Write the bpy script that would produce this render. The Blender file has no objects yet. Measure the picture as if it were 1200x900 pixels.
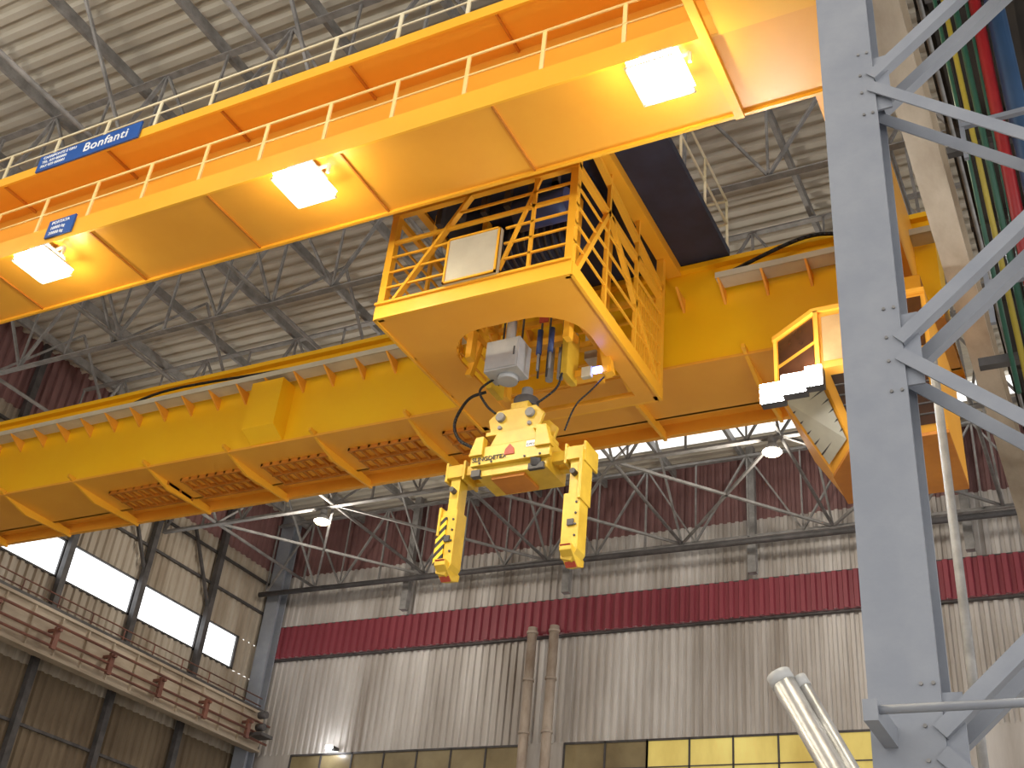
import bpy, bmesh, math, random
from mathutils import Vector, Matrix
random.seed(4)
scene=bpy.context.scene
# ------------------------------------------------------------------ materials
def srgb(r,g,b):
    f=lambda c:(c/255/12.92) if c/255<=.04045 else ((c/255+.055)/1.055)**2.4
    return (f(r),f(g),f(b),1)
def paint(name,col,col2=None,rough=.45,metal=0,scale=1.2,amt=.5,stretch=(1,1,1),emit=0,bump=0,spec=.5):
    m=bpy.data.materials.new(name); m.use_nodes=True; nt=m.node_tree; N=nt.nodes; L=nt.links
    b=N['Principled BSDF']; b.inputs['Roughness'].default_value=rough; b.inputs['Metallic'].default_value=metal
    b.inputs['Specular IOR Level'].default_value=spec
    if col2 is None: col2=tuple(c*.8 for c in col[:3])+(1,)
    mp=N.new('ShaderNodeMapping'); mp.inputs['Scale'].default_value=stretch
    geo=N.new('ShaderNodeNewGeometry')
    L.new(geo.outputs['Position'],mp.inputs['Vector'])
    no=N.new('ShaderNodeTexNoise'); no.inputs['Scale'].default_value=scale; no.inputs['Detail'].default_value=6; no.inputs['Roughness'].default_value=.6
    L.new(mp.outputs[0],no.inputs['Vector'])
    cr=N.new('ShaderNodeValToRGB'); cr.color_ramp.elements[0].position=.5-.25*amt; cr.color_ramp.elements[1].position=.5+.3*amt
    cr.color_ramp.elements[0].color=col2; cr.color_ramp.elements[1].color=col
    L.new(no.outputs['Fac'],cr.inputs[0]); L.new(cr.outputs[0],b.inputs['Base Color'])
    if emit:
        L.new(cr.outputs[0],b.inputs['Emission Color']); b.inputs['Emission Strength'].default_value=emit
    if bump:
        n2=N.new('ShaderNodeTexNoise'); n2.inputs['Scale'].default_value=25; L.new(geo.outputs['Position'],n2.inputs['Vector'])
        bp=N.new('ShaderNodeBump'); bp.inputs['Strength'].default_value=bump; bp.inputs['Distance'].default_value=.02
        L.new(n2.outputs['Fac'],bp.inputs['Height']); L.new(bp.outputs[0],b.inputs['Normal'])
    return m
YEL=paint('crane_yellow_paint',srgb(250,188,56),srgb(244,174,44),rough=.38,scale=.8,amt=1)
YBR=paint('girder_web_yellow',srgb(255,202,30),srgb(252,190,22),rough=.35,scale=.7,amt=1)
ORA=paint('girder_orange_paint',srgb(246,178,62),srgb(236,162,50),rough=.4,scale=.7,amt=1)
ORD=paint('dark_orange_paint',srgb(205,130,40),srgb(180,108,28),rough=.5)  # darker orange for seams, grating frames, grab plate and cab base
GRAB=paint('grab_yellow_paint',srgb(226,188,62),srgb(208,168,48),rough=.4,scale=3)
GREY=paint('column_grey_paint',srgb(148,152,160),srgb(136,141,151),rough=.5,scale=2,bump=.05)
STEEL=paint('truss_grey_steel',srgb(150,148,146),srgb(120,118,116),rough=.55,scale=3)
DSTEEL=paint('dark_steel',srgb(84,80,80),srgb(62,60,60),rough=.55,scale=3)
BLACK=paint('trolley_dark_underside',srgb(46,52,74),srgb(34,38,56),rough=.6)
RUB=paint('black_rubber',srgb(18,18,20),rough=.5)
RAIL=paint('rail_pale_paint',srgb(232,222,190),srgb(215,200,160),rough=.4)
RAILY=paint('rail_yellow_paint',srgb(250,222,150),srgb(244,210,130),rough=.4)
BOX=paint('equipment_light_grey',srgb(205,200,180),srgb(188,182,164),rough=.5)
MOT=paint('motor_grey',srgb(186,186,184),srgb(160,161,162),rough=.45)
RED=paint('band_red_cladding',srgb(150,66,78),srgb(124,52,62),rough=.55,scale=.8,stretch=(1,1,.3),amt=1)
MAR=paint('maroon_cladding',srgb(138,100,98),srgb(112,80,78),rough=.6,scale=.8,amt=1)
WALL=paint('stained_aluminium_cladding',srgb(230,227,224),srgb(150,140,130),rough=.5,metal=.1,scale=.8,stretch=(1.2,1.2,.16),amt=.9)
WALLL=paint('dirty_beige_cladding',srgb(204,196,182),srgb(136,120,100),rough=.55,scale=.8,stretch=(1,1.1,.2),amt=1)
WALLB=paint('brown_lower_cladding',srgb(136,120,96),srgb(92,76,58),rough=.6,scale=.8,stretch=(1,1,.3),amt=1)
LEDGE=paint('runway_beam_beige',srgb(192,178,158),srgb(160,144,124),rough=.55,scale=1.5,stretch=(1,.4,1.5))
CEIL=paint('roof_deck_sheet',srgb(212,207,194),srgb(188,181,166),rough=.55,scale=.35,stretch=(.4,1.5,1),amt=1)
FLOORM=paint('concrete_floor',srgb(182,180,178),srgb(156,154,152),rough=.6,scale=.5)
PIPE=paint('rusty_pipe',srgb(134,86,70),srgb(102,64,54),rough=.55)
BEIGEP=paint('beige_downpipe',srgb(188,174,160),srgb(144,126,110),rough=.5,stretch=(1,1,.4),scale=2)
BLUE=paint('sign_blue',srgb(34,88,165),srgb(28,78,152),rough=.4)
WHITE=paint('sign_white',srgb(245,245,245),rough=.4,emit=.15)
REDP=paint('red_pipe',srgb(170,36,40),rough=.4); GRNP=paint('green_pipe',srgb(44,96,76),rough=.4)
BLUP=paint('blue_pipe',srgb(50,80,115),rough=.45); YELP=paint('yellow_pipe',srgb(190,168,60),rough=.4)
DARKB=paint('dark_bay_shade',srgb(50,43,36),srgb(34,29,25),rough=.7)  # near-black colour standing in for the gloom of the bay beyond
CHROME=paint('galvanised_tube',srgb(215,214,212),srgb(184,182,178),rough=.3,metal=.6,scale=8)
REDL=paint('decal_red',srgb(180,70,45),rough=.5); BLK=paint('decal_black',srgb(25,22,20),rough=.5)
MBLUE=paint('motor_blue',srgb(50,70,120),rough=.4)
GLD=paint('dark_cab_glass',srgb(84,50,32),srgb(56,36,24),rough=.12)
GLB=paint('cab_glass_reflection',srgb(205,168,118),srgb(180,142,96),rough=.15)  # beige reflection on the front pane, painted in as its colour
def emis(name,col,s):
    m=bpy.data.materials.new(name); m.use_nodes=True; nt=m.node_tree
    nt.nodes.remove(nt.nodes['Principled BSDF']); e=nt.nodes.new('ShaderNodeEmission'); e.inputs[0].default_value=col; e.inputs[1].default_value=s
    nt.links.new(e.outputs[0],nt.nodes['Material Output'].inputs[0]); return m
LAMP=emis('floodlight_lens_lit',(1,.9,.66,1),85); LAMPC=emis('cab_lamp_lit',(.97,.98,1,1),110)
HBAY=emis('highbay_lens_lit',(1,.75,.4,1),25); BLED=emis('blue_indicator_led',(.15,.2,1,1),12)
DAY=emis('daylight_glazing',(.95,.98,1,1),2.4); SKYL=emis('skylight_sheet',(1,.98,.94,1),1.5)
WARMG=paint('amber_glazing',srgb(230,212,125),srgb(190,165,85),rough=.3,scale=.35,stretch=(1,1,.4),emit=.38)
DARKG=paint('dim_beige_glazing',srgb(150,136,102),srgb(116,102,74),rough=.3,scale=.5,emit=.05)  # beige panes, dimmer than the amber ones, with faint emission
def hazard():
    m=bpy.data.materials.new('hazard_stripes'); m.use_nodes=True; N=m.node_tree.nodes; L=m.node_tree.links; b=N['Principled BSDF']
    g=N.new('ShaderNodeNewGeometry'); s=N.new('ShaderNodeSeparateXYZ'); L.new(g.outputs['Position'],s.inputs[0])
    a=N.new('ShaderNodeMath'); a.operation='SUBTRACT'; L.new(s.outputs[2],a.inputs[0]); L.new(s.outputs[0],a.inputs[1])
    k=N.new('ShaderNodeMath'); k.operation='MULTIPLY'; k.inputs[1].default_value=6.5; L.new(a.outputs[0],k.inputs[0])
    f=N.new('ShaderNodeMath'); f.operation='FRACT'; L.new(k.outputs[0],f.inputs[0])
    c=N.new('ShaderNodeMath'); c.operation='GREATER_THAN'; c.inputs[1].default_value=.5; L.new(f.outputs[0],c.inputs[0])
    mx=N.new('ShaderNodeMix'); mx.data_type='RGBA'; mx.inputs[6].default_value=srgb(20,18,15); mx.inputs[7].default_value=srgb(240,200,40)
    L.new(c.outputs[0],mx.inputs[0]); L.new(mx.outputs[2],b.inputs['Base Color']); return m
HAZ=hazard()
# ------------------------------------------------------------------ builders
def empty(name):
    e=bpy.data.objects.new(name,None); scene.collection.objects.link(e); return e
class B:
    def __init__(s,name,parent=None,mat=YEL): s.n=name;s.p=parent;s.v=[];s.f=[];s.mi=[];s.ms=[mat];s.c=0;s.sm=[]
    def m(s,mat):
        if mat not in s.ms: s.ms.append(mat)
        s.c=s.ms.index(mat); return s
    def add(s,vs,fs,smooth=False):
        o=len(s.v); s.v+=[Vector(v) for v in vs]
        for f in fs: s.f.append([i+o for i in f]); s.mi.append(s.c); s.sm.append(smooth)
        return s
    def box(s,x0,x1,y0,y1,z0,z1):
        vs=[(x,y,z) for x in (x0,x1) for y in (y0,y1) for z in (z0,z1)]
        return s.add(vs,[(0,1,3,2),(4,6,7,5),(0,4,5,1),(2,3,7,6),(0,2,6,4),(1,5,7,3)])
    def frame(s,p,q,up=(0,0,1)):
        p=Vector(p);q=Vector(q);d=(q-p).normalized();u=Vector(up)
        if abs(d.dot(u))>.98: u=Vector((0,1,0))
        r=d.cross(u).normalized();u=r.cross(d); return p,q,r,u
    def bar(s,p,q,w,h=None,up=(0,0,1)):
        h=h or w; p,q,r,u=s.frame(p,q,up)
        vs=[e+r*a*w/2+u*b*h/2 for e in (p,q) for a,b in ((-1,-1),(1,-1),(1,1),(-1,1))]
        return s.add(vs,[(3,2,1,0),(4,5,6,7),(0,1,5,4),(1,2,6,5),(2,3,7,6),(3,0,4,7)])
    def ang(s,p,q,w,t,up=(0,0,1)):
        p,q,r,u=s.frame(p,q,up); pr=[(-.5,-.5),(.5,-.5),(.5,-.5+t/w),(-.5+t/w,-.5+t/w),(-.5+t/w,.5),(-.5,.5)]
        vs=[e+r*a*w+u*b*w for e in (p,q) for a,b in pr]
        return s.add(vs,[(5,4,3,2,1,0),(6,7,8,9,10,11)]+[(i,(i+1)%6,(i+1)%6+6,i+6) for i in range(6)])
    def cyl(s,p,q,r,n=12,r2=None):
        r2=r if r2 is None else r2; p,q,a,u=s.frame(p,q)
        c=[(math.cos(2*math.pi*i/n),math.sin(2*math.pi*i/n)) for i in range(n)]
        s.add([p+a*x*r+u*y*r for x,y in c]+[q+a*x*r2+u*y*r2 for x,y in c],[(i,(i+1)%n,(i+1)%n+n,i+n) for i in range(n)],True)
        o=len(s.v)-2*n
        for f in ([o+i for i in range(n-1,-1,-1)],[o+n+i for i in range(n)]): s.f.append(f);s.mi.append(s.c);s.sm.append(False)
        return s
    def prism(s,poly,fn0,fn1):
        n=len(poly)
        return s.add([fn0(*p) for p in poly]+[fn1(*p) for p in poly],[tuple(range(n-1,-1,-1)),tuple(range(n,2*n))]+[(i,(i+1)%n,(i+1)%n+n,i+n) for i in range(n)])
    def px(s,poly,x0,x1): return s.prism(poly,lambda a,b:(x0,a,b),lambda a,b:(x1,a,b))
    def py(s,poly,y0,y1): return s.prism(poly,lambda a,b:(a,y0,b),lambda a,b:(a,y1,b))
    def pz(s,poly,z0,z1): return s.prism(poly,lambda a,b:(a,b,z0),lambda a,b:(a,b,z1))
    def tube(s,pts,r,n=8):
        P=[Vector(p) for p in pts]; P=[P[0]]+P+[P[-1]]; out=[]
        for i in range(1,len(P)-2):
            for k in range(8):
                t=k/8; a,b,c,d=P[i-1],P[i],P[i+1],P[i+2]
                out.append(.5*((2*b)+(c-a)*t+(2*a-5*b+4*c-d)*t*t+(3*b-a-3*c+d)*t**3))
        out.append(P[-2])
        for a,b in zip(out,out[1:]):
            if (b-a).length>1e-4: s.cyl(a,b,r,n)
        return s
    def done(s,bevel=0):
        me=bpy.data.meshes.new(s.n)
        lo=Vector([min(v[i] for v in s.v) for i in range(3)]);hi=Vector([max(v[i] for v in s.v) for i in range(3)]);c=(lo+hi)/2
        me.from_pydata([v-c for v in s.v],[],s.f)
        for m in s.ms: me.materials.append(m)
        for p,i,sm in zip(me.polygons,s.mi,s.sm): p.material_index=i; p.use_smooth=sm
        bm=bmesh.new(); bm.from_mesh(me); bmesh.ops.recalc_face_normals(bm,faces=bm.faces); bm.to_mesh(me); bm.free()
        o=bpy.data.objects.new(s.n,me); o.location=c; scene.collection.objects.link(o)
        if s.p: o.parent=s.p
        if bevel:
            md=o.modifiers.new('bevel','BEVEL'); md.width=bevel; md.segments=2; md.limit_method='ANGLE'
        return o
def corr(b,a0,a1,fn,pitch,depth):
    pr=[(0,0),(.3,0),(.42,1),(.8,1),(.92,0)];a=a0;row=[]
    while a<a1:
        for t,d in pr: row.append((min(a+t*pitch,a1),d*depth))
        a+=pitch
    row.append((a1,0)); n=len(row)
    b.add([fn(x,d,0) for x,d in row]+[fn(x,d,1) for x,d in row],[(i,i+1,i+1+n,i+n) for i in range(n-1)])
def text(s,name,parent,loc,size,mat,rot=(math.pi/2,0,0),bold=0,sp=1):
    c=bpy.data.curves.new(name,'FONT'); c.body=s; c.size=size; c.extrude=.004; c.offset=bold; c.space_character=sp; c.materials.append(mat)
    o=bpy.data.objects.new(name,c); o.location=loc; o.rotation_euler=rot; scene.collection.objects.link(o)
    if parent: o.parent=parent
    return o
FZ=-1.6; CZ=18.0; WY=31.0; WX=-27.0
# ------------------------------------------------------------------ room
B('floor',mat=FLOORM).box(WX-1,14,-30,WY+1,FZ-.3,FZ).done()
b=B('ceiling',mat=CEIL); corr(b,-14,WY,lambda a,d,k:((WX,14)[k],a,CZ+d),.38,.09)
b.done()
b=B('wall_back',mat=WALL)
Y=lambda z0,z1:(lambda a,d,k:(a,WY-d,(z0,z1)[k]))
corr(b,WX,14,Y(9.25,12.75),.25,.07)
corr(b,WX,14,Y(13.6,15.75),.25,.07)
corr(b,WX,14,Y(FZ,7.2),.25,.07)
b.m(MAR); corr(b,WX,14,Y(15.75,CZ+.1),.25,.07)
b.m(RED); corr(b,WX,14,lambda a,d,k:(a,WY-.25-d,(12.58,13.7)[k]),.3,.09)
b.m(DSTEEL); b.box(WX,14,WY-.2,WY-.05,12.52,12.58); b.box(WX,14,WY-.2,WY-.05,13.7,13.76)
b.m(WALL); b.box(WX,-24.9,WY-.05,WY,7.2,9.3); b.box(-16.3,-14.9,WY-.05,WY,7.2,9.3); b.box(-6.0,14,WY-.05,WY,7.2,9.3)
b.done()
b=B('wall_left',mat=WALLL)
X=lambda z0,z1:(lambda a,d,k:(WX+d,a,(z0,z1)[k]))
corr(b,-14,WY,X(12.97,CZ+.1),.3,.07); corr(b,-14,WY,X(9.2,11.8),.3,.07)
corr(b,29.4,WY,X(11.8,12.97),.3,.07)
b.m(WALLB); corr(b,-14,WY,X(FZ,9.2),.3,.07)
b.m(MAR); corr(b,-14,WY,lambda a,d,k:(WX+.03+d,a,(15.75,CZ+.1)[k]),.3,.07)
b.m(DSTEEL)
for z in (6.0,7.6,14.1,15.2): b.box(WX+.08,WX+.16,-14,WY,z,z+.08)
b.done()
ys=[3.1,6.15,9.2,12.25,15.3,18.35,21.35,24.35,27.45,29.4]
for i,(y0,y1) in enumerate(zip(ys,ys[1:])):
    b=B('window_%d'%(i+1),mat=DAY); b.box(WX,WX+.03,y0+.14,y1-.1,11.84,12.93)
    b.m(DSTEEL); b.box(WX-.02,WX+.1,y0,y0+.14,11.8,12.97); b.box(WX-.02,WX+.1,y1-.1,y1,11.8,12.97)
    b.box(WX-.02,WX+.1,y0,y1,11.8,11.85); b.box(WX-.02,WX+.1,y0,y1,12.92,12.97)
    b.done()
for nm,x0,x1,mt,k in (('window_20',-12.3,-6.0,WARMG,5),('window_21',-24.9,-16.3,DARKG,7),('window_22',-14.9,-12.3,DARKG,2)):
    b=B(nm,mat=mt); b.box(x0,x1,WY-.06,WY-.03,7.2,9.22); b.m(DSTEEL)
    for i in range(k+1):
        x=x0+(x1-x0)*i/k; b.box(x-.025,x+.025,WY-.1,WY-.03,7.2,9.25)
    b.box(x0,x1,WY-.1,WY-.03,9.2,9.26); b.box(x0,x1,WY-.1,WY-.03,8.45,8.48)
    b.done()
b=B('corner_steel_column',mat=GREY); b.box(-26.75,-26.2,30.2,30.25,FZ,CZ);b.box(-26.75,-26.2,30.6,30.65,FZ,CZ);b.box(-26.5,-26.45,30.25,30.6,FZ,CZ);b.done()
for i,y in enumerate([15.3,18.35,21.35,24.35,27.45]):
    B('wall_post',mat=DSTEEL).box(WX+.17,WX+.36,y-.1,y+.1,FZ,CZ).done()
for x in (-21,-15.0,-9,-3,3):
    B('wall_post',mat=STEEL).box(x-.12,x+.12,WY-.6,WY-.38,13.8,CZ).done()
b=B('trim_1',mat=DSTEEL)
for y in (21.35,24.35,27.45): b.bar((WX+.25,y,13.2),(WX+.25,y-1.5,15.6),.09)
b.done()
b=B('wall_lamp',mat=DSTEEL); b.box(-23.2,-23.0,WY-.4,WY-.06,9.32,9.4); b.m(LAMPC); b.box(-23.22,-23.06,WY-.5,WY-.4,9.27,9.39); b.done()
r=empty('crane_runway_beam')
RX=-25.75; RY=30.15
b=B('beam',r,LEDGE); b.box(RX-.2,RX+.15,-14,RY,9.15,9.22);b.box(RX-.03,RX+.03,-14,RY,9.2,10.32);b.box(RX-.35,RX+.15,-14,RY,10.32,10.4)
b.m(DSTEEL); b.box(RX-.05,RX+.05,-14,RY,10.4,10.52)
for i in range(28): b.m(LEDGE).box(RX+.03,RX+.12,2+i-.02,2+i+.02,9.22,10.32)
for i in range(6): b.box(-26.7,RX-.1,14.9+i*3.05,15.1+i*3.05,9.4,9.9)
b.done()
b=B('rail_and_conduits',r,PIPE)
for z in (9.62,9.97,9.38): b.cyl((RX+.35,-10,z),(RX+.35,RY,z),.04,8)
for i in range(12):
    y=6+i*2.1; b.m(PIPE); b.box(RX,RX+.5,y-.05,y+.05,9.8,9.88); b.box(RX+.3,RX+.4,y-.08,y+.08,9.32,9.92)
b.m(PIPE)
for i in range(20):
    y=4+i*1.3; b.cyl((RX-.2,y,10.4),(RX-.2,y,10.95),.02,6)
for z in (10.7,10.95): b.cyl((RX-.2,-4,z),(RX-.2,RY,z),.02,6)
b.m(DSTEEL); b.box(RX+.15,RX+.7,29.4,30,9.5,9.6)
for z in (9.8,10.2): b.cyl((RX+.3,29.6,z),(RX+.6,29.6,z),.12,10)
b.done()
d=empty('rain_downpipe_pair')
for i,x in enumerate((-16.0,-15.25)):
    b=B('pipe_%d'%(i+1),d,BEIGEP); b.cyl((x,WY-.6,FZ),(x,WY-.6,12.7),.15,12)
    for z in (5,8,9.4,11,12.5): b.cyl((x,WY-.6,z),(x,WY-.6,z+.08),.18,12)
    b.done()
# ------------------------------------------------------------------ roof trusses
def truss(y,z0,z1,x0=WX+.3,x1=12,step=3.0,w=.1):
    b=B('roof_truss',mat=STEEL)
    b.ang((x0,y,z0),(x1,y,z0),w*1.5,.025);b.ang((x0,y,z1),(x1,y,z1),w*1.5,.025)
    n=int((x1-x0)/step); s=(x1-x0)/n
    for i in range(n):
        a=x0+i*s; c=a+s/2
        b.bar((a,y,z0),(c,y,z1),w*.8,w*.5); b.bar((c,y,z1),(a+s,y,z0),w*.8,w*.5)
        b.bar((c,y,z0),(c,y,z1),w*.55)
        b.bar((a,y,z0),(a,y,z1),w*.45)
    b.done()
TY=[1.5,6.3,11,15.5,20,24.6,30.0]
for y in TY: truss(y,14.75,17.45)
b=B('roof_bracing',mat=STEEL)
for x in [-24.5,-20,-15.5,-11,-6.5,-2,4]:
    b.cyl((x,-5,14.75),(x,30.0,14.75),.05,8)
    for y0,y1 in zip(TY,TY[1:]):
        b.bar((x,y0,14.75),(x,(y0+y1)/2,17.45),.06); b.bar((x,y1,14.75),(x,(y0+y1)/2,17.45),.06)
for i,x in enumerate([-24.5,-20,-15.5,-11,-6.5]):
    b.bar((x,24.6,14.75),(x+4.5,30.0,14.75),.07); b.bar((x+4.5,24.6,14.75),(x,30.0,14.75),.07)
b.done()
b=B('roof_purlins',mat=STEEL)
x=-26
while x<12: b.box(x-.05,x+.05,-8,30.9,17.55,17.8); x+=2.4
b.done()
B('skylight_strip',mat=SKYL).box(-14,2,28.6,29.5,17.85,17.9).done()
b=B('crane_service_pipe',mat=DSTEEL); b.cyl((WX+.4,29.6,14.55),(2,29.6,14.3),.09,10); b.done()
def highbay(x,y,z,e):
    b=B('highbay_lamp',mat=STEEL); b.cyl((x,y,z+.4),(x,y,14.8),.02,6); b.cyl((x,y,z+.25),(x,y,z+.45),.1,12); b.cyl((x,y,z),(x,y,z+.25),.25,16,.1)
    b.m(HBAY); b.cyl((x,y,z-.05),(x,y,z+.01),.2,16); b.done()
    l=bpy.data.lights.new('highbay_light','POINT'); l.energy=e; l.color=(1,.92,.8); l.shadow_soft_size=.25
    o=bpy.data.objects.new('highbay_light',l); o.location=(x,y,z-.35); scene.collection.objects.link(o)
for x,y in ((-20.4,24.7),(-6.7,24.6)): highbay(x,y,14.3,500)
for x,y in ((-20,4),(-12,4),(-4,4)): highbay(x,y,14.3,500)
# ------------------------------------------------------------------ CRANE
cr=empty('overhead_crane')
XL=-25.5; XR=-1.45
b=B('near_girder',cr,ORA)
b.box(XL,XR,9.24,10.57,11.3,11.36)
b.m(YEL); b.box(XL,XR,9.20,9.24,11.28,11.66)
b.box(XL,XR,9.24,9.75,11.60,11.64)
b.m(ORA); b.box(XL,XR,9.75,10.53,11.36,12.95)
b.box(XL,XR,9.02,9.75,12.9,12.95); b.m(YEL); b.box(XL,XR,8.98,9.02,12.86,13.06)
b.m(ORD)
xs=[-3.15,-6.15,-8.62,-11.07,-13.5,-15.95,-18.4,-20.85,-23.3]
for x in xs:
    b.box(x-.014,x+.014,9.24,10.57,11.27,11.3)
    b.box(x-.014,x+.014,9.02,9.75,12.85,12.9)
b.m(YEL)
b.box(-3.0,XR,7.6,9.2,11.28,11.5)
b.done()
b=B('near_girder_flange',cr,YEL); b.box(XL,XR,10.57,10.62,11.25,11.42); b.box(-3.22,-3.1,8.0,10.6,11.2,11.3); b.done()
def railing(name,y,z0,z1,x0,x1,step,mat):
    b=B(name,cr,mat); b.cyl((x0,y,z1),(x1,y,z1),.022,8); b.cyl((x0,y,(z0+z1)/2+.02),(x1,y,(z0+z1)/2+.02),.016,8)
    x=x0
    while x<=x1: b.box(x-.03,x+.03,y-.012,y+.012,z0,z1); x+=step
    b.done()
railing('lower_walkway_railing',9.22,11.6,12.42,XL,-3.3,1.18,RAILY)
railing('upper_walkway_railing',9.0,13.0,13.62,XL,-2.5,1.18,RAIL)
G=15.5
b=B('far_girder',cr,YBR)
b.box(XL,XR,G,16.3,10.95,12.98); b.box(XL,XR,G-.12,16.45,12.9,13.0)
b.m(ORA); b.box(XL,XR,G-.04,17.0,10.9,10.95)
b.box(XL,XR,16.3,17.6,11.1,11.14); b.box(XL,XR,17.52,17.62,10.86,11.2); b.box(XL,XR,16.95,17.02,10.9,11.12)
x=-24.4
while x<-2:
    b.m(YEL); b.px([(G-.2,11.02),(G-.2,10.95),(16.2,10.72),(17.6,10.8),(17.6,10.95)],x-.03,x+.03); x+=2.2
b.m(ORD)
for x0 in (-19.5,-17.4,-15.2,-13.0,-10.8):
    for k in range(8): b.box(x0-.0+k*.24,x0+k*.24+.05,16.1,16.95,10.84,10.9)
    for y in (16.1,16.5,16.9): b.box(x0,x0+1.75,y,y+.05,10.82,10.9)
b.m(YBR); b.box(-15.0,-14.2,15.1,15.5,11.15,12.25); b.px([(15.1,11.15),(15.5,11.15),(15.5,10.95)],-15,-14.2)
b.done()
b=B('far_girder_cable_tray',cr,BOX); b.box(XL,-10.0,15.1,15.4,12.33,12.36); b.box(XL,-10,15.08,15.11,12.33,12.45)
b.box(-5.0,XR,15.1,15.4,12.33,12.36); b.box(-5.0,XR,15.08,15.11,12.33,12.45)
b.m(ORA); x=XL+.3
while x<XR-.2:
    b.px([(15.08,12.33),(15.5,12.33),(15.5,12.05)],x-.02,x+.02); x+=.75
b.m(RUB); b.tube([(-5,15.3,12.5),(-3.6,15.25,12.9),(-2.9,15.25,12.82),(-2.7,15.25,12.55),(-3.2,15.25,12.42),(-4.6,15.2,12.42)],.035)
b.tube([(-19,15.25,12.42),(-17.5,15.2,12.66),(-14,15.2,12.5),(-11,15.2,12.42)],.03)
b.box(-5,XR,15.15,15.3,12.36,12.42)
b.done()
b=B('end_carriage_right',cr,ORA); b.box(-2.2,-1.78,8.0,17.6,11.36,12.9); b.done()
b=B('end_carriage_left',cr,ORA); b.box(-26.0,-25.5,8.0,17.6,10.95,12.6)
for y in (9,12.8,16.6): b.m(DSTEEL).cyl((-25.83,y,10.81),(-25.67,y,10.81),.28,20)
b.done()
# ---- trolley
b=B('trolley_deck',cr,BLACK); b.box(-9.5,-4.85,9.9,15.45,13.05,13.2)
b.m(YEL); b.box(-9.5,-9.35,9.9,16.3,12.98,13.35); b.box(-6.0,-5.75,10.7,15.45,12.85,13.05)
b.m(RAIL)
for y in (10.6,11.8,13,14.2,15.4): b.cyl((-4.88,y,13.2),(-4.88,y,14.3),.025,8)
for x in (-6.2,-7.5): b.cyl((x,15.4,13.2),(x,15.4,14.3),.025,8)
for z in (13.75,14.3): b.cyl((-4.88,9.9,z),(-4.88,15.4,z),.025,8); b.cyl((-9.4,15.4,z),(-4.88,15.4,z),.025,8)
b.done()
cg=B('trolley_cage',cr,YEL)
x0,x1,y0,y1=-9.2,-5.88,11.42,14.98; zb=10.0
hx0,hx1,hy0,hy1=-8.5,-6.25,12.2,14.75
def slab(poly): cg.pz(poly,zb,zb+.04)
cg.m(ORA)
slab([(x0,y0),(x1,y0),(x1,hy0),(x0,hy0)]); slab([(x0,hy0),(hx0,hy0),(hx0,y1),(x0,y1)]); slab([(hx1,hy0),(x1,hy0),(x1,y1),(hx1,y1)])
slab([(hx0,hy1),(hx1,hy1),(hx1,y1),(hx0,y1)])
def fil(cx,cy,sx,sy):
    pts=[(cx,cy)]+[(cx+sx*.75*(1-math.sin(t)),cy+sy*.75*(1-math.cos(t))) for t in [math.pi/2*i/6 for i in range(7)]]
    slab(pts)
fil(hx0,hy0,1,1); fil(hx1,hy0,-1,1)
cg.m(YEL)
cg.box(x0,x1,y0-.02,y0+.03,zb-.03,zb+.22); cg.box(x1-.03,x1+.02,y0,y1,zb-.03,zb+.2); cg.box(x0-.02,x0+.03,y0,y1,zb-.03,zb+.2); cg.box(x0,x1,y1,y1+.05,zb,zb+.25)
cg.box(x0,x1,y0-.06,y0+.06,zb+.22,zb+.26)
T=13.0
for x,y in ((x0+.07,y0+.05),(x1-.07,y0+.05),(x1-.05,y1-.05),(x0+.07,y1-.05)): cg.box(x-.06,x+.06,y-.06,y+.06,zb,T)
cg.box(-6.63,-6.58,y0,y0+.05,zb+.2,12.1)
for y in (12.6,13.8): cg.box(x1-.06,x1,y-.03,y+.03,zb,T); cg.box(x0,x0+.06,y-.03,y+.03,zb,T)
cg.box(x0,x1,y0-.02,y0+.08,12.02,12.14); cg.box(x0,x1,y0,y0+.05,11.44,11.5)
cg.box(x1-.1,x1,y0,y1,12.0,12.1); cg.box(x0,x0+.08,y0,y1,12.0,12.1); cg.box(x0,x1,y1-.1,y1,12.0,12.1)
for z in (10.55,10.85,11.15): cg.box(x0,-8.0,y0,y0+.03,z,z+.035); cg.box(-7.05,x1,y0,y0+.03,z,z+.035)
for z in (11.72,): cg.box(-7.9,x1,y0,y0+.03,z,z+.04)
for z in (10.6,10.95,11.3,11.65): cg.box(x1-.04,x1-.01,y0,y1,z,z+.035); cg.box(x0+.01,x0+.04,y0,y1,z,z+.035); cg.box(x0,x1,y1-.04,y1,z,z+.035)
cg.bar((x0+.3,y0+.03,10.3),(-7.75,y0+.03,12.05),.1,.05)
cg.bar((-7.1,y0+.03,10.4),(-6.55,y0+.03,12.0),.05)
cg.bar((x1-.04,y0+.2,10.2),(x1-.04,12.6,12.05),.08); cg.bar((x1-.04,12.7,12.05),(x1-.04,14.9,10.2),.08)
cg.bar((x1-.04,11.5,12.9),(x1-.04,14.9,12.2),.1)
cg.bar((x0+.04,y0+.2,10.3),(x0+.04,14.9,12.05),.07)
for i in range(10): cg.box(-5.93,-5.9,13.85+i*.1,13.865+i*.1,10.2,11.6)
cg.m(BOX); cg.box(-7.96,-7.06,y0-.12,y0-.02,10.25,11.1)
cg.m(YEL)
for s in ((-7.96,-7.93,10.25,11.1),(-7.09,-7.06,10.25,11.1),(-7.96,-7.06,10.25,10.28),(-7.96,-7.06,11.07,11.1)): cg.box(s[0],s[1],y0-.14,y0-.1,s[2],s[3])
cg.done()
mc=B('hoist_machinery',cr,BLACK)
mc.cyl((-8.6,13.2,12.35),(-6.6,13.2,12.35),.36,24); mc.box(-8.9,-6.3,12.7,13.7,12.7,13.05)
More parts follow.
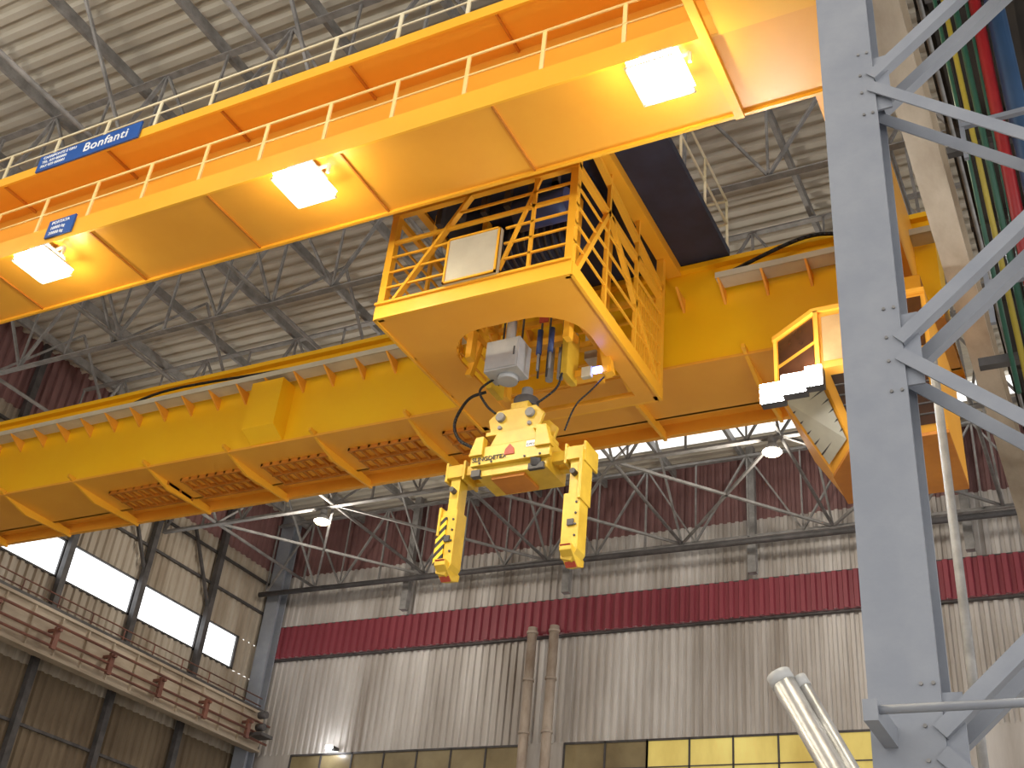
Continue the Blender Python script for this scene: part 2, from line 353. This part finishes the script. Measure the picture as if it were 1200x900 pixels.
for i in range(14): mc.m(DSTEEL).cyl((-8.5+i*.13,13.2,12.35),(-8.46+i*.13,13.2,12.35),.385,24)
mc.m(MBLUE); mc.cyl((-7.2,12.0,11.9),(-6.3,12.0,11.9),.26,20); mc.box(-6.9,-6.5,11.9,12.2,12.1,12.35)
mc.m(BOX); mc.box(-8.7,-8.3,12.6,12.9,11.0,11.7); mc.box(-7.0,-6.6,14.3,14.6,10.6,11.5)
mc.m(DSTEEL)
for i in range(6): mc.box(-8.7+i*.42,-8.6+i*.42,11.9,12.0,12.1,12.9)
mc.m(YEL)
for x in (-8.25,-6.55):
    mc.box(x-.05,x+.05,12.7,12.85,9.9,13.0); mc.box(x-.05,x+.05,13.95,14.1,9.9,13)
mc.box(-8.3,-6.5,12.7,12.82,10.6,10.72); mc.box(-8.3,-6.5,13.98,14.1,10.6,10.72); mc.box(-8.3,-8.2,12.7,14.1,10.45,10.57); mc.box(-6.6,-6.5,12.7,14.1,10.45,10.57)
mc.box(-8.1,-6.7,13.3,13.45,10.3,10.42); mc.bar((-8.5,13.2,9.9),(-8.3,13.2,10.8),.1); mc.bar((-6.2,13.6,9.7),(-6.4,13.6,10.7),.14)
mc.box(-6.95,-6.2,13.5,13.7,9.7,9.82)
mc.m(DSTEEL)
for x in (-8.05,-7.7,-7.35,-7.2,-6.95):
    mc.cyl((x,13.4,9.75),(x,13.4,12.6),.02,6)
for x in (-7.15,-6.95): 
    mc.m(MBLUE).cyl((x,13.0,9.9),(x,13.0,10.35),.045,12); mc.m(STEEL).cyl((x,13.0,9.6),(x,13.0,9.9),.022,10)
for x in (-7.25,-7.05,-6.85): mc.m(MOT).cyl((x,13.6,9.8),(x,13.6,10.6),.06,12)
for x in (-8.1,-6.8): mc.m(GRAB).box(x-.05,x+.05,13.2,13.6,9.6,10.5)
mc.m(REDL); mc.box(-7.15,-7.0,12.92,12.95,10.45,10.6)
mc.m(MOT); mc.box(-7.95,-7.37,12.75,13.15,9.58,10.14)
mc.box(-7.92,-7.4,12.735,12.75,9.61,10.11)
mc.m(DSTEEL); mc.box(-7.45,-7.43,12.72,12.735,9.8,9.95)
mc.m(MOT); mc.cyl((-7.65,13.0,9.58),(-7.65,13.0,9.5),.16,16); mc.cyl((-7.65,12.95,10.14),(-7.65,12.95,10.6),.08,16)
mc.m(BLED); mc.box(-6.42,-6.28,13.44,13.49,9.68,9.78)
mc.m(BOX); mc.box(-6.6,-6.44,13.42,13.5,9.62,9.8)
mc.done()
# ---- grab
gr=empty('lifting_tong_grab')
b=B('swivel_bracket',gr,GRAB)
P=[(-7.85,8.6),(-7.05,8.6),(-6.98,8.85),(-7.13,9.0),(-7.77,9.0),(-7.92,8.85)]
b.py(P,13.02,13.09); b.py(P,13.5,13.57)
b.box(-7.6,-7.3,13.09,13.5,8.6,9.15)
b.box(-7.92,-6.98,12.98,13.6,8.55,8.62)
b.m(DSTEEL); b.cyl((-7.45,13.3,9.15),(-7.45,13.3,9.3),.2,20); b.m(STEEL); b.cyl((-7.45,13.3,9.3),(-7.45,13.3,9.5),.09,16)
for x in (-7.7,-7.2):
    b.cyl((x,12.96,8.86),(x,13.1,8.86),.075,14)
    b.cyl((x,12.98,8.68),(x,13.1,8.68),.035,12)
b.done(.01)
b=B('hydraulic_hoses',gr,RUB)
b.tube([(-8.2,13.3,9.6),(-8.45,13.2,9.45),(-8.58,13.1,9.0),(-8.4,13.0,8.6),(-8.05,12.95,8.35)],.026)
b.tube([(-6.9,13.3,9.6),(-6.72,13.0,9.45),(-6.8,13.0,9.2),(-7.1,13.0,9.0)],.018)
b.tube([(-7.9,13.0,9.6),(-8.1,12.95,9.4),(-7.95,12.95,9.1),(-7.8,13.0,8.95)],.02)
b.tube([(-6.25,13.5,9.6),(-6.3,13.2,9.2),(-6.5,13.1,8.9),(-6.65,13.1,8.5)],.014)
b.done()
b=B('grab_body',gr,GRAB)
b.box(-7.98,-6.82,12.95,13.6,7.85,8.35)
b.py([(-7.8,8.35),(-7.0,8.35),(-7.1,8.56),(-7.7,8.56)],12.95,13.55)
b.box(-8.06,-6.75,12.87,12.95,8.0,8.3)
b.py([(-6.98,8.15),(-6.72,8.15),(-6.82,8.5),(-6.98,8.5)],12.82,12.95); b.py([(-8.08,8.15),(-7.85,8.15),(-7.85,8.46),(-7.98,8.46)],12.82,12.95)
b.box(-8.6,-6.28,13.1,13.22,8.0,8.16); b.box(-8.6,-6.28,13.38,13.5,8.0,8.16)
b.m(ORD); b.box(-7.75,-7.2,13.0,13.5,7.8,7.86)
b.m(REDL)
b.py([(-7.5,8.1),(-7.32,8.1),(-7.34,8.2),(-7.41,8.28),(-7.48,8.2)],12.855,12.87)
b.m(DSTEEL); b.cyl((-7.0,12.95,7.9),(-6.98,12.9,8.0),.08,12); b.box(-7.1,-6.85,12.9,12.97,7.82,7.92); b.box(-8.05,-7.9,12.9,13.0,7.84,7.95)
for x in (-7.9,-7.7,-7.15,-6.9): b.cyl((x,12.85,8.03),(x,12.88,8.03),.018,8)
b.m(WHITE); b.box(-7.14,-6.8,12.86,12.87,8.18,8.28)
b.done(.008)
text('SLINGDETEX','grab_lettering',gr,(-8.03,12.862,8.06),.1,BLK,bold=.001)
text('C.M.U. 10000','capacity_lettering',gr,(-7.13,12.855,8.2),.05,BLK)
for i,(xc,sg) in enumerate(((-8.42,-1),(-6.43,1))):
    b=B('leg_%d'%(i+1),gr,GRAB)
    b.box(xc-.13,xc+.13,13.05,13.5,7.97,8.18)
    b.box(xc-.08,xc+.08,13.1,13.33,7.2,8.0)
    b.py([(xc-.13,7.42),(xc+.13,7.42),(xc+.13,6.55),(xc+.04,6.38),(xc-.11,6.42),(xc-.13,6.6)],13.05,13.33)
    b.px([(12.95,6.6),(13.4,6.5),(13.38,6.4),(13.2,6.34),(12.95,6.5)],xc-.09,xc+.09)
    b.box(xc-.17,xc-.13,13.05,13.5,7.92,8.24); b.box(xc+.13,xc+.17,13.05,13.5,7.92,8.24)
    b.box(xc-.16,xc-.12,13.0,13.36,7.0,7.46) if i==0 else b.box(xc+.1,xc+.15,13.0,13.36,7.3,8.1)
    b.m(DSTEEL)
    for k in range(4): b.cyl((xc+.08,13.03,6.75+k*.17),(xc+.08,13.07,6.75+k*.17),.018,8)
    b.cyl((xc,13.0,7.75),(xc,13.12,7.75),.045,12); b.box(xc-.04,xc+.06,13.02,13.05,6.9,7.0)
    if i==0:
        b.m(HAZ); b.box(xc-.17,xc-.02,13.02,13.05,6.55,7.3)
    b.m(REDL); b.px([(12.93,6.58),(12.95,6.58),(13.2,6.34),(13.18,6.33)],xc-.08,xc+.08)
    b.done(.006)
# ---- operator cab
cb=empty('operator_cab')
top=[(-3.66,13.85),(-2.95,13.35),(-1.47,13.35),(-1.47,15.9),(-3.66,15.9)]
low=list(top)
bot=[(-3.2,15.0),(-2.75,14.2),(-1.47,14.2),(-1.47,15.9),(-3.2,15.9)]
b=B('cab_shell',cb,ORA)
def ring(b,P0,z0,P1,z1): 
    n=len(P0); b.add([(x,y,z0) for x,y in P0]+[(x,y,z1) for x,y in P1],[(i,(i+1)%n,(i+1)%n+n,i+n) for i in range(n)]+[tuple(range(n)),tuple(range(n,2*n))])
ring(b,low,8.95,top,9.9); ring(b,bot,8.2,low,8.95)
tp=[(x+(-.05 if x<-2 else .0),y+(-.05 if y<14.5 else .0)) for x,y in top]; ring(b,tp,9.88,tp,9.95)
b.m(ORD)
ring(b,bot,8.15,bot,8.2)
b.m(YEL); b.box(-2.8,-1.6,14.2,15.3,9.95,10.85)
b.done()
b=B('cab_windows',cb,GLD)
def quad(P0,P1,t0,t1,z0,z1,off,b):
    P0=Vector(P0);P1=Vector(P1);n=Vector((P1.y-P0.y,-(P1.x-P0.x))).normalized()*off
    a=P0.lerp(P1,t0)+n;c=P0.lerp(P1,t1)+n
    b.add([(a.x,a.y,z0),(c.x,c.y,z0),(c.x,c.y,z1),(a.x,a.y,z1)],[(0,1,2,3)])
quad(top[0],top[1],.06,.93,9.44,9.85,.015,b); quad(top[0],top[1],.06,.93,9.0,9.38,.015,b)
b.m(GLB); quad(top[1],top[2],.05,.24,9.05,9.8,.015,b)
b.m(GLD); quad(top[1],top[2],.32,.96,9.02,9.83,.015,b)
def slant(P,Q,i,j,b,o=.012):
    a0=Vector((*P[i],8.95));a1=Vector((*P[j],8.95));c0=Vector((*Q[i],8.2));c1=Vector((*Q[j],8.2))
    n=(a1-a0).cross(c0-a0).normalized()*-o
    f=lambda u,v:(a0.lerp(a1,u)).lerp(c0.lerp(c1,u),v)+(n if n.z<0 else -n)
    b.add([f(.08,.1),f(.92,.1),f(.92,.9),f(.08,.9)],[(0,1,2,3)])
    b.m(DSTEEL)
    for k in range(1,6):
        v=.1+.8*k/6; b.bar(f(.08,v),f(.92,v),.02)
b.m(BOX); slant(low,bot,0,1,b); b.m(GLD); slant(low,bot,1,2,b)
b.m(ORA); b.bar((-3.67,13.84,8.95),(-3.67,13.84,9.9),.05); b.bar((-2.95,13.33,8.95),(-2.95,13.33,9.9),.06)
b.done()
b=B('cab_lamps',cb,DSTEEL)
for x,y in ((-3.62,13.4),(-3.28,13.26),(-2.98,13.16)):
    w_=.17 if x<-3.1 else .12
    b.m(DSTEEL); b.box(x-w_,x+w_,y-.02,y+.14,8.56,8.86); b.bar((x,y+.1,8.75),(x+.1,y+.5,9.0),.04)
    b.m(LAMPC); b.px([(y-.07,8.56),(y-.02,8.56),(y-.02,8.86),(y-.05,8.86)],x-w_+.01,x+w_-.01)
b.done()
l=bpy.data.lights.new('cab_lamp_beam','POINT'); l.energy=120; l.color=(.97,.98,1); l.shadow_soft_size=.15
q=bpy.data.objects.new('cab_lamp_beam',l); q.location=(-3.3,13.0,8.65); scene.collection.objects.link(q)
# ---- floodlights
def flood(x,y=9.32,zt=11.28):
    b=B('floodlight',mat=YEL)
    b.box(x-.1,x+.1,y-.06,y+.06,zt-.08,zt-.01); b.m(RAIL)
    b.bar((x-.38,y,zt-.06),(x+.38,y,zt-.06),.04); b.bar((x-.38,y,zt-.06),(x-.38,y,zt-.22),.04); b.bar((x+.38,y,zt-.06),(x+.38,y,zt-.22),.04)
    b.m(MOT); b.pz([(x-.22,y-.2),(x+.22,y-.2),(x+.22,y+.2),(x-.22,y+.2)],zt-.16,zt-.08)
    o=[(-.34,-.34),(.34,-.34),(.34,.34),(-.34,.34)]; i=[(-.24,-.22),(.24,-.22),(.24,.22),(-.24,.22)]
    b.add([(x+p,y+q,zt-.16) for p,q in i]+[(x+p,y+q,zt-.28) for p,q in o],[(k,(k+1)%4,(k+1)%4+4,k+4) for k in range(4)])
    b.m(LAMP); b.box(x-.32,x+.32,y-.32,y+.32,zt-.37,zt-.27)
    b.m(RAIL)
    for k in (-.34,.34): b.cyl((x+k,y-.34,zt-.39),(x+k,y+.34,zt-.39),.012,6); b.cyl((x-.34,y+k,zt-.39),(x+.34,y+k,zt-.39),.012,6)
    b.done()
    l=bpy.data.lights.new('floodlight_beam','SPOT'); l.energy=900; l.color=(1,.9,.7); l.spot_size=2.4; l.spot_blend=.6; l.shadow_soft_size=.25
    q=bpy.data.objects.new('floodlight_beam',l); q.location=(x,y,zt-.45); scene.collection.objects.link(q)
for x in (-3.78,-9.22,-14.5,-20.0): flood(x)
# ---- signs
sg=empty('maker_sign_board')
b=B('board',sg,BLUE); b.box(-15.1,-12.75,8.93,8.96,12.84,13.2); b.done()
text('Bonfanti','lettering',sg,(-14.02,8.925,12.94),.28,WHITE,bold=.002,sp=1.08)
for i,t in enumerate(('CARRIPONTE E GRU','TEL. 039 000000','FAX 039 000001')): text(t,'small_lettering_%d'%i,sg,(-15.0,8.925,13.1-.1*i),.085,WHITE)
sg=empty('capacity_sign')
b=B('board',sg,BLUE); b.box(-14.5,-13.9,9.16,9.19,11.38,11.74); b.done()
for i,t in enumerate(('PORTATA','10000 kg','20000 kg')): text(t,'lettering_%d'%i,sg,(-14.42,9.155,11.64-.11*i),.09,WHITE)
# ------------------------------------------------------------------ foreground lattice column
lc=empty('lattice_steel_column')
b=B('chords',lc,GREY)
def Hsec(x0,x1,y0,y1,z0,z1):
    b.box(x0,x1,y0,y0+.03,z0,z1); b.box(x0,x1,y1-.03,y1,z0,z1); m=(x0+x1)/2; b.box(m-.01,m+.01,y0+.03,y1-.03,z0,z1)
Hsec(-1.375,-.955,7.0,7.45,FZ,10.2); Hsec(.4,.82,7.0,7.45,FZ,10.2)
for z in (-.9,2.0,4.75,7.4): b.box(-1.0,-.84,7.03,7.05,z-.3,z+.3)
b.box(-1.42,-.9,6.95,7.5,10.1,10.2)
b.m(STEEL)
for z in (-.9,2.0,4.75,7.4):
    for dz in (-.35,.35,-.1,.1):
        for x in (-.99,-1.06) : b.cyl((x,6.985,z+dz),(x,7.0,z+dz),.012,8)
b.done()
b=B('lacing',lc,GREY)
nd=[-.9,2.0,4.75,7.4,10.0]
for yy in (7.03,7.42):
    for z0,z1 in zip(nd,nd[1:]):
        m=(z0+z1)/2
        b.ang((-.98,yy,z0+.06),(.45,yy,m),.1,.014,(0,1,0)); b.ang((.45,yy,m),(-.98,yy,z1-.06),.1,.014,(0,1,0))
b.done()
b=B('lattice_steel_column',mat=LEDGE)
b.box(-.7,-.35,19,19.03,FZ,10.2); b.box(-.7,-.35,19.4,19.43,FZ,10.2); b.box(-.53,-.51,19.03,19.4,FZ,10.2); b.box(.6,.95,19,19.4,FZ,10.2)
for k in range(5): b.bar((-.5,19.2,-1+k*2.2),(.7,19.2,.1+k*2.2),.08); b.bar((.7,19.2,.1+k*2.2),(-.5,19.2,1.2+k*2.2),.08)
b.done()
b=B('runway_girder',mat=LEDGE); b.box(-1.2,-.85,6,WY-.5,10.25,10.3); b.box(-1.05,-1.0,6,WY-.5,10.3,11.1); b.box(-1.2,-.85,6,WY-.5,11.1,11.15)
b.m(DSTEEL); b.box(-1.06,-.99,6,WY-.5,11.15,11.25); b.done()
b=B('dark_bay_slab',mat=DARKB); b.box(-.8,8,7.6,27,11.5,11.6)  # added dark slab with ribs, keeps the view beyond the runway beam dark
for y in range(8,27,2): b.box(-.8,8,y-.06,y+.06,11.3,11.5)
for x in (-.6,.2,1.0,2): b.box(x-.05,x+.05,7.6,27,11.35,11.5)
b.m(STEEL); b.cyl((-.72,7.6,11.25),(-.72,27,11.25),.03,8)
b.done()
pr=empty('service_pipe_rack')
for nm,xt,xb,zb2,rr,m in (('green_thin',-.54,-.33,5.2,.02,GRNP),('yellow',-.46,-.25,5.2,.025,YELP),('green',-.36,-.18,5.2,.03,GRNP),('red',-.145,-.08,4,.06,REDP),('green_b',-.23,-.13,5.5,.02,GRNP),('blue',.02,.1,4,.09,BLUP)):
    B(nm,pr,m).cyl((xb,8.6,zb2),(xt,8.6,11.2),rr,12).done()
b=B('brackets',pr,DSTEEL)
for z in (5.6,8.0,10.2): b.box(-.6,.5,8.66,8.74,z-.05,z+.03)
b.m(GREY)
for z in (6.1,7.9): b.bar((-.42,8.3,z),(.5,8.3,z),.05); b.bar((-.42,8.3,z-.4),(-.42,8.3,z+.1),.04)
b.done()
b=B('wall_conduit',mat=STEEL); b.cyl((-1.32,12,.5),(-1.32,12,8),.05,12); b.done()
b=B('handrail',mat=GREY); b.cyl((-1.25,6.5,2.05),(1.2,6.5,2.05),.025,10); b.cyl((1.2,6.5,2.05),(1.2,6.5,FZ),.025,10); b.box(-1.3,-1.22,6.45,7.0,1.98,2.1); b.done()
tb=empty('leaning_steel_tubes')
for i,(dx,dy,l,rr) in enumerate(((0,0,0,.065),(.1,.04,-.01,.035))):
    p=Vector((-1.64+dx,6+dy,2.11+l)); d=Vector((.46,-.02,-.89)).normalized(); q=p+d*((p.z-FZ)/-d.z)
    b=B('tube_%d'%(i+1),tb,CHROME); b.cyl(p,q,rr,20)
    b.m(MOT).cyl(p-d*.004,p+d*.06,rr+.004,20)
    b.done()
# ------------------------------------------------------------------ light
w=bpy.data.worlds.new('World'); scene.world=w; w.use_nodes=True
bg=w.node_tree.nodes['Background']; bg.inputs[0].default_value=(1,.975,.945,1); bg.inputs[1].default_value=1.8
# ------------------------------------------------------------------ camera
F=Vector((-.4261,.7320,.5316));R_=Vector((.8879,.4509,.0909));F.normalize();R_=(R_-F*R_.dot(F)).normalized();U=R_.cross(F)
cam=bpy.data.cameras.new('camera'); co=bpy.data.objects.new('camera',cam); scene.collection.objects.link(co)
co.matrix_world=Matrix(((R_.x,U.x,-F.x,0),(R_.y,U.y,-F.y,0),(R_.z,U.z,-F.z,0),(0,0,0,1)))
cam.sensor_width=36; cam.lens=1347.7/1200*36; cam.clip_end=300
scene.camera=co
scene.view_settings.view_transform='Standard'; scene.view_settings.exposure=0
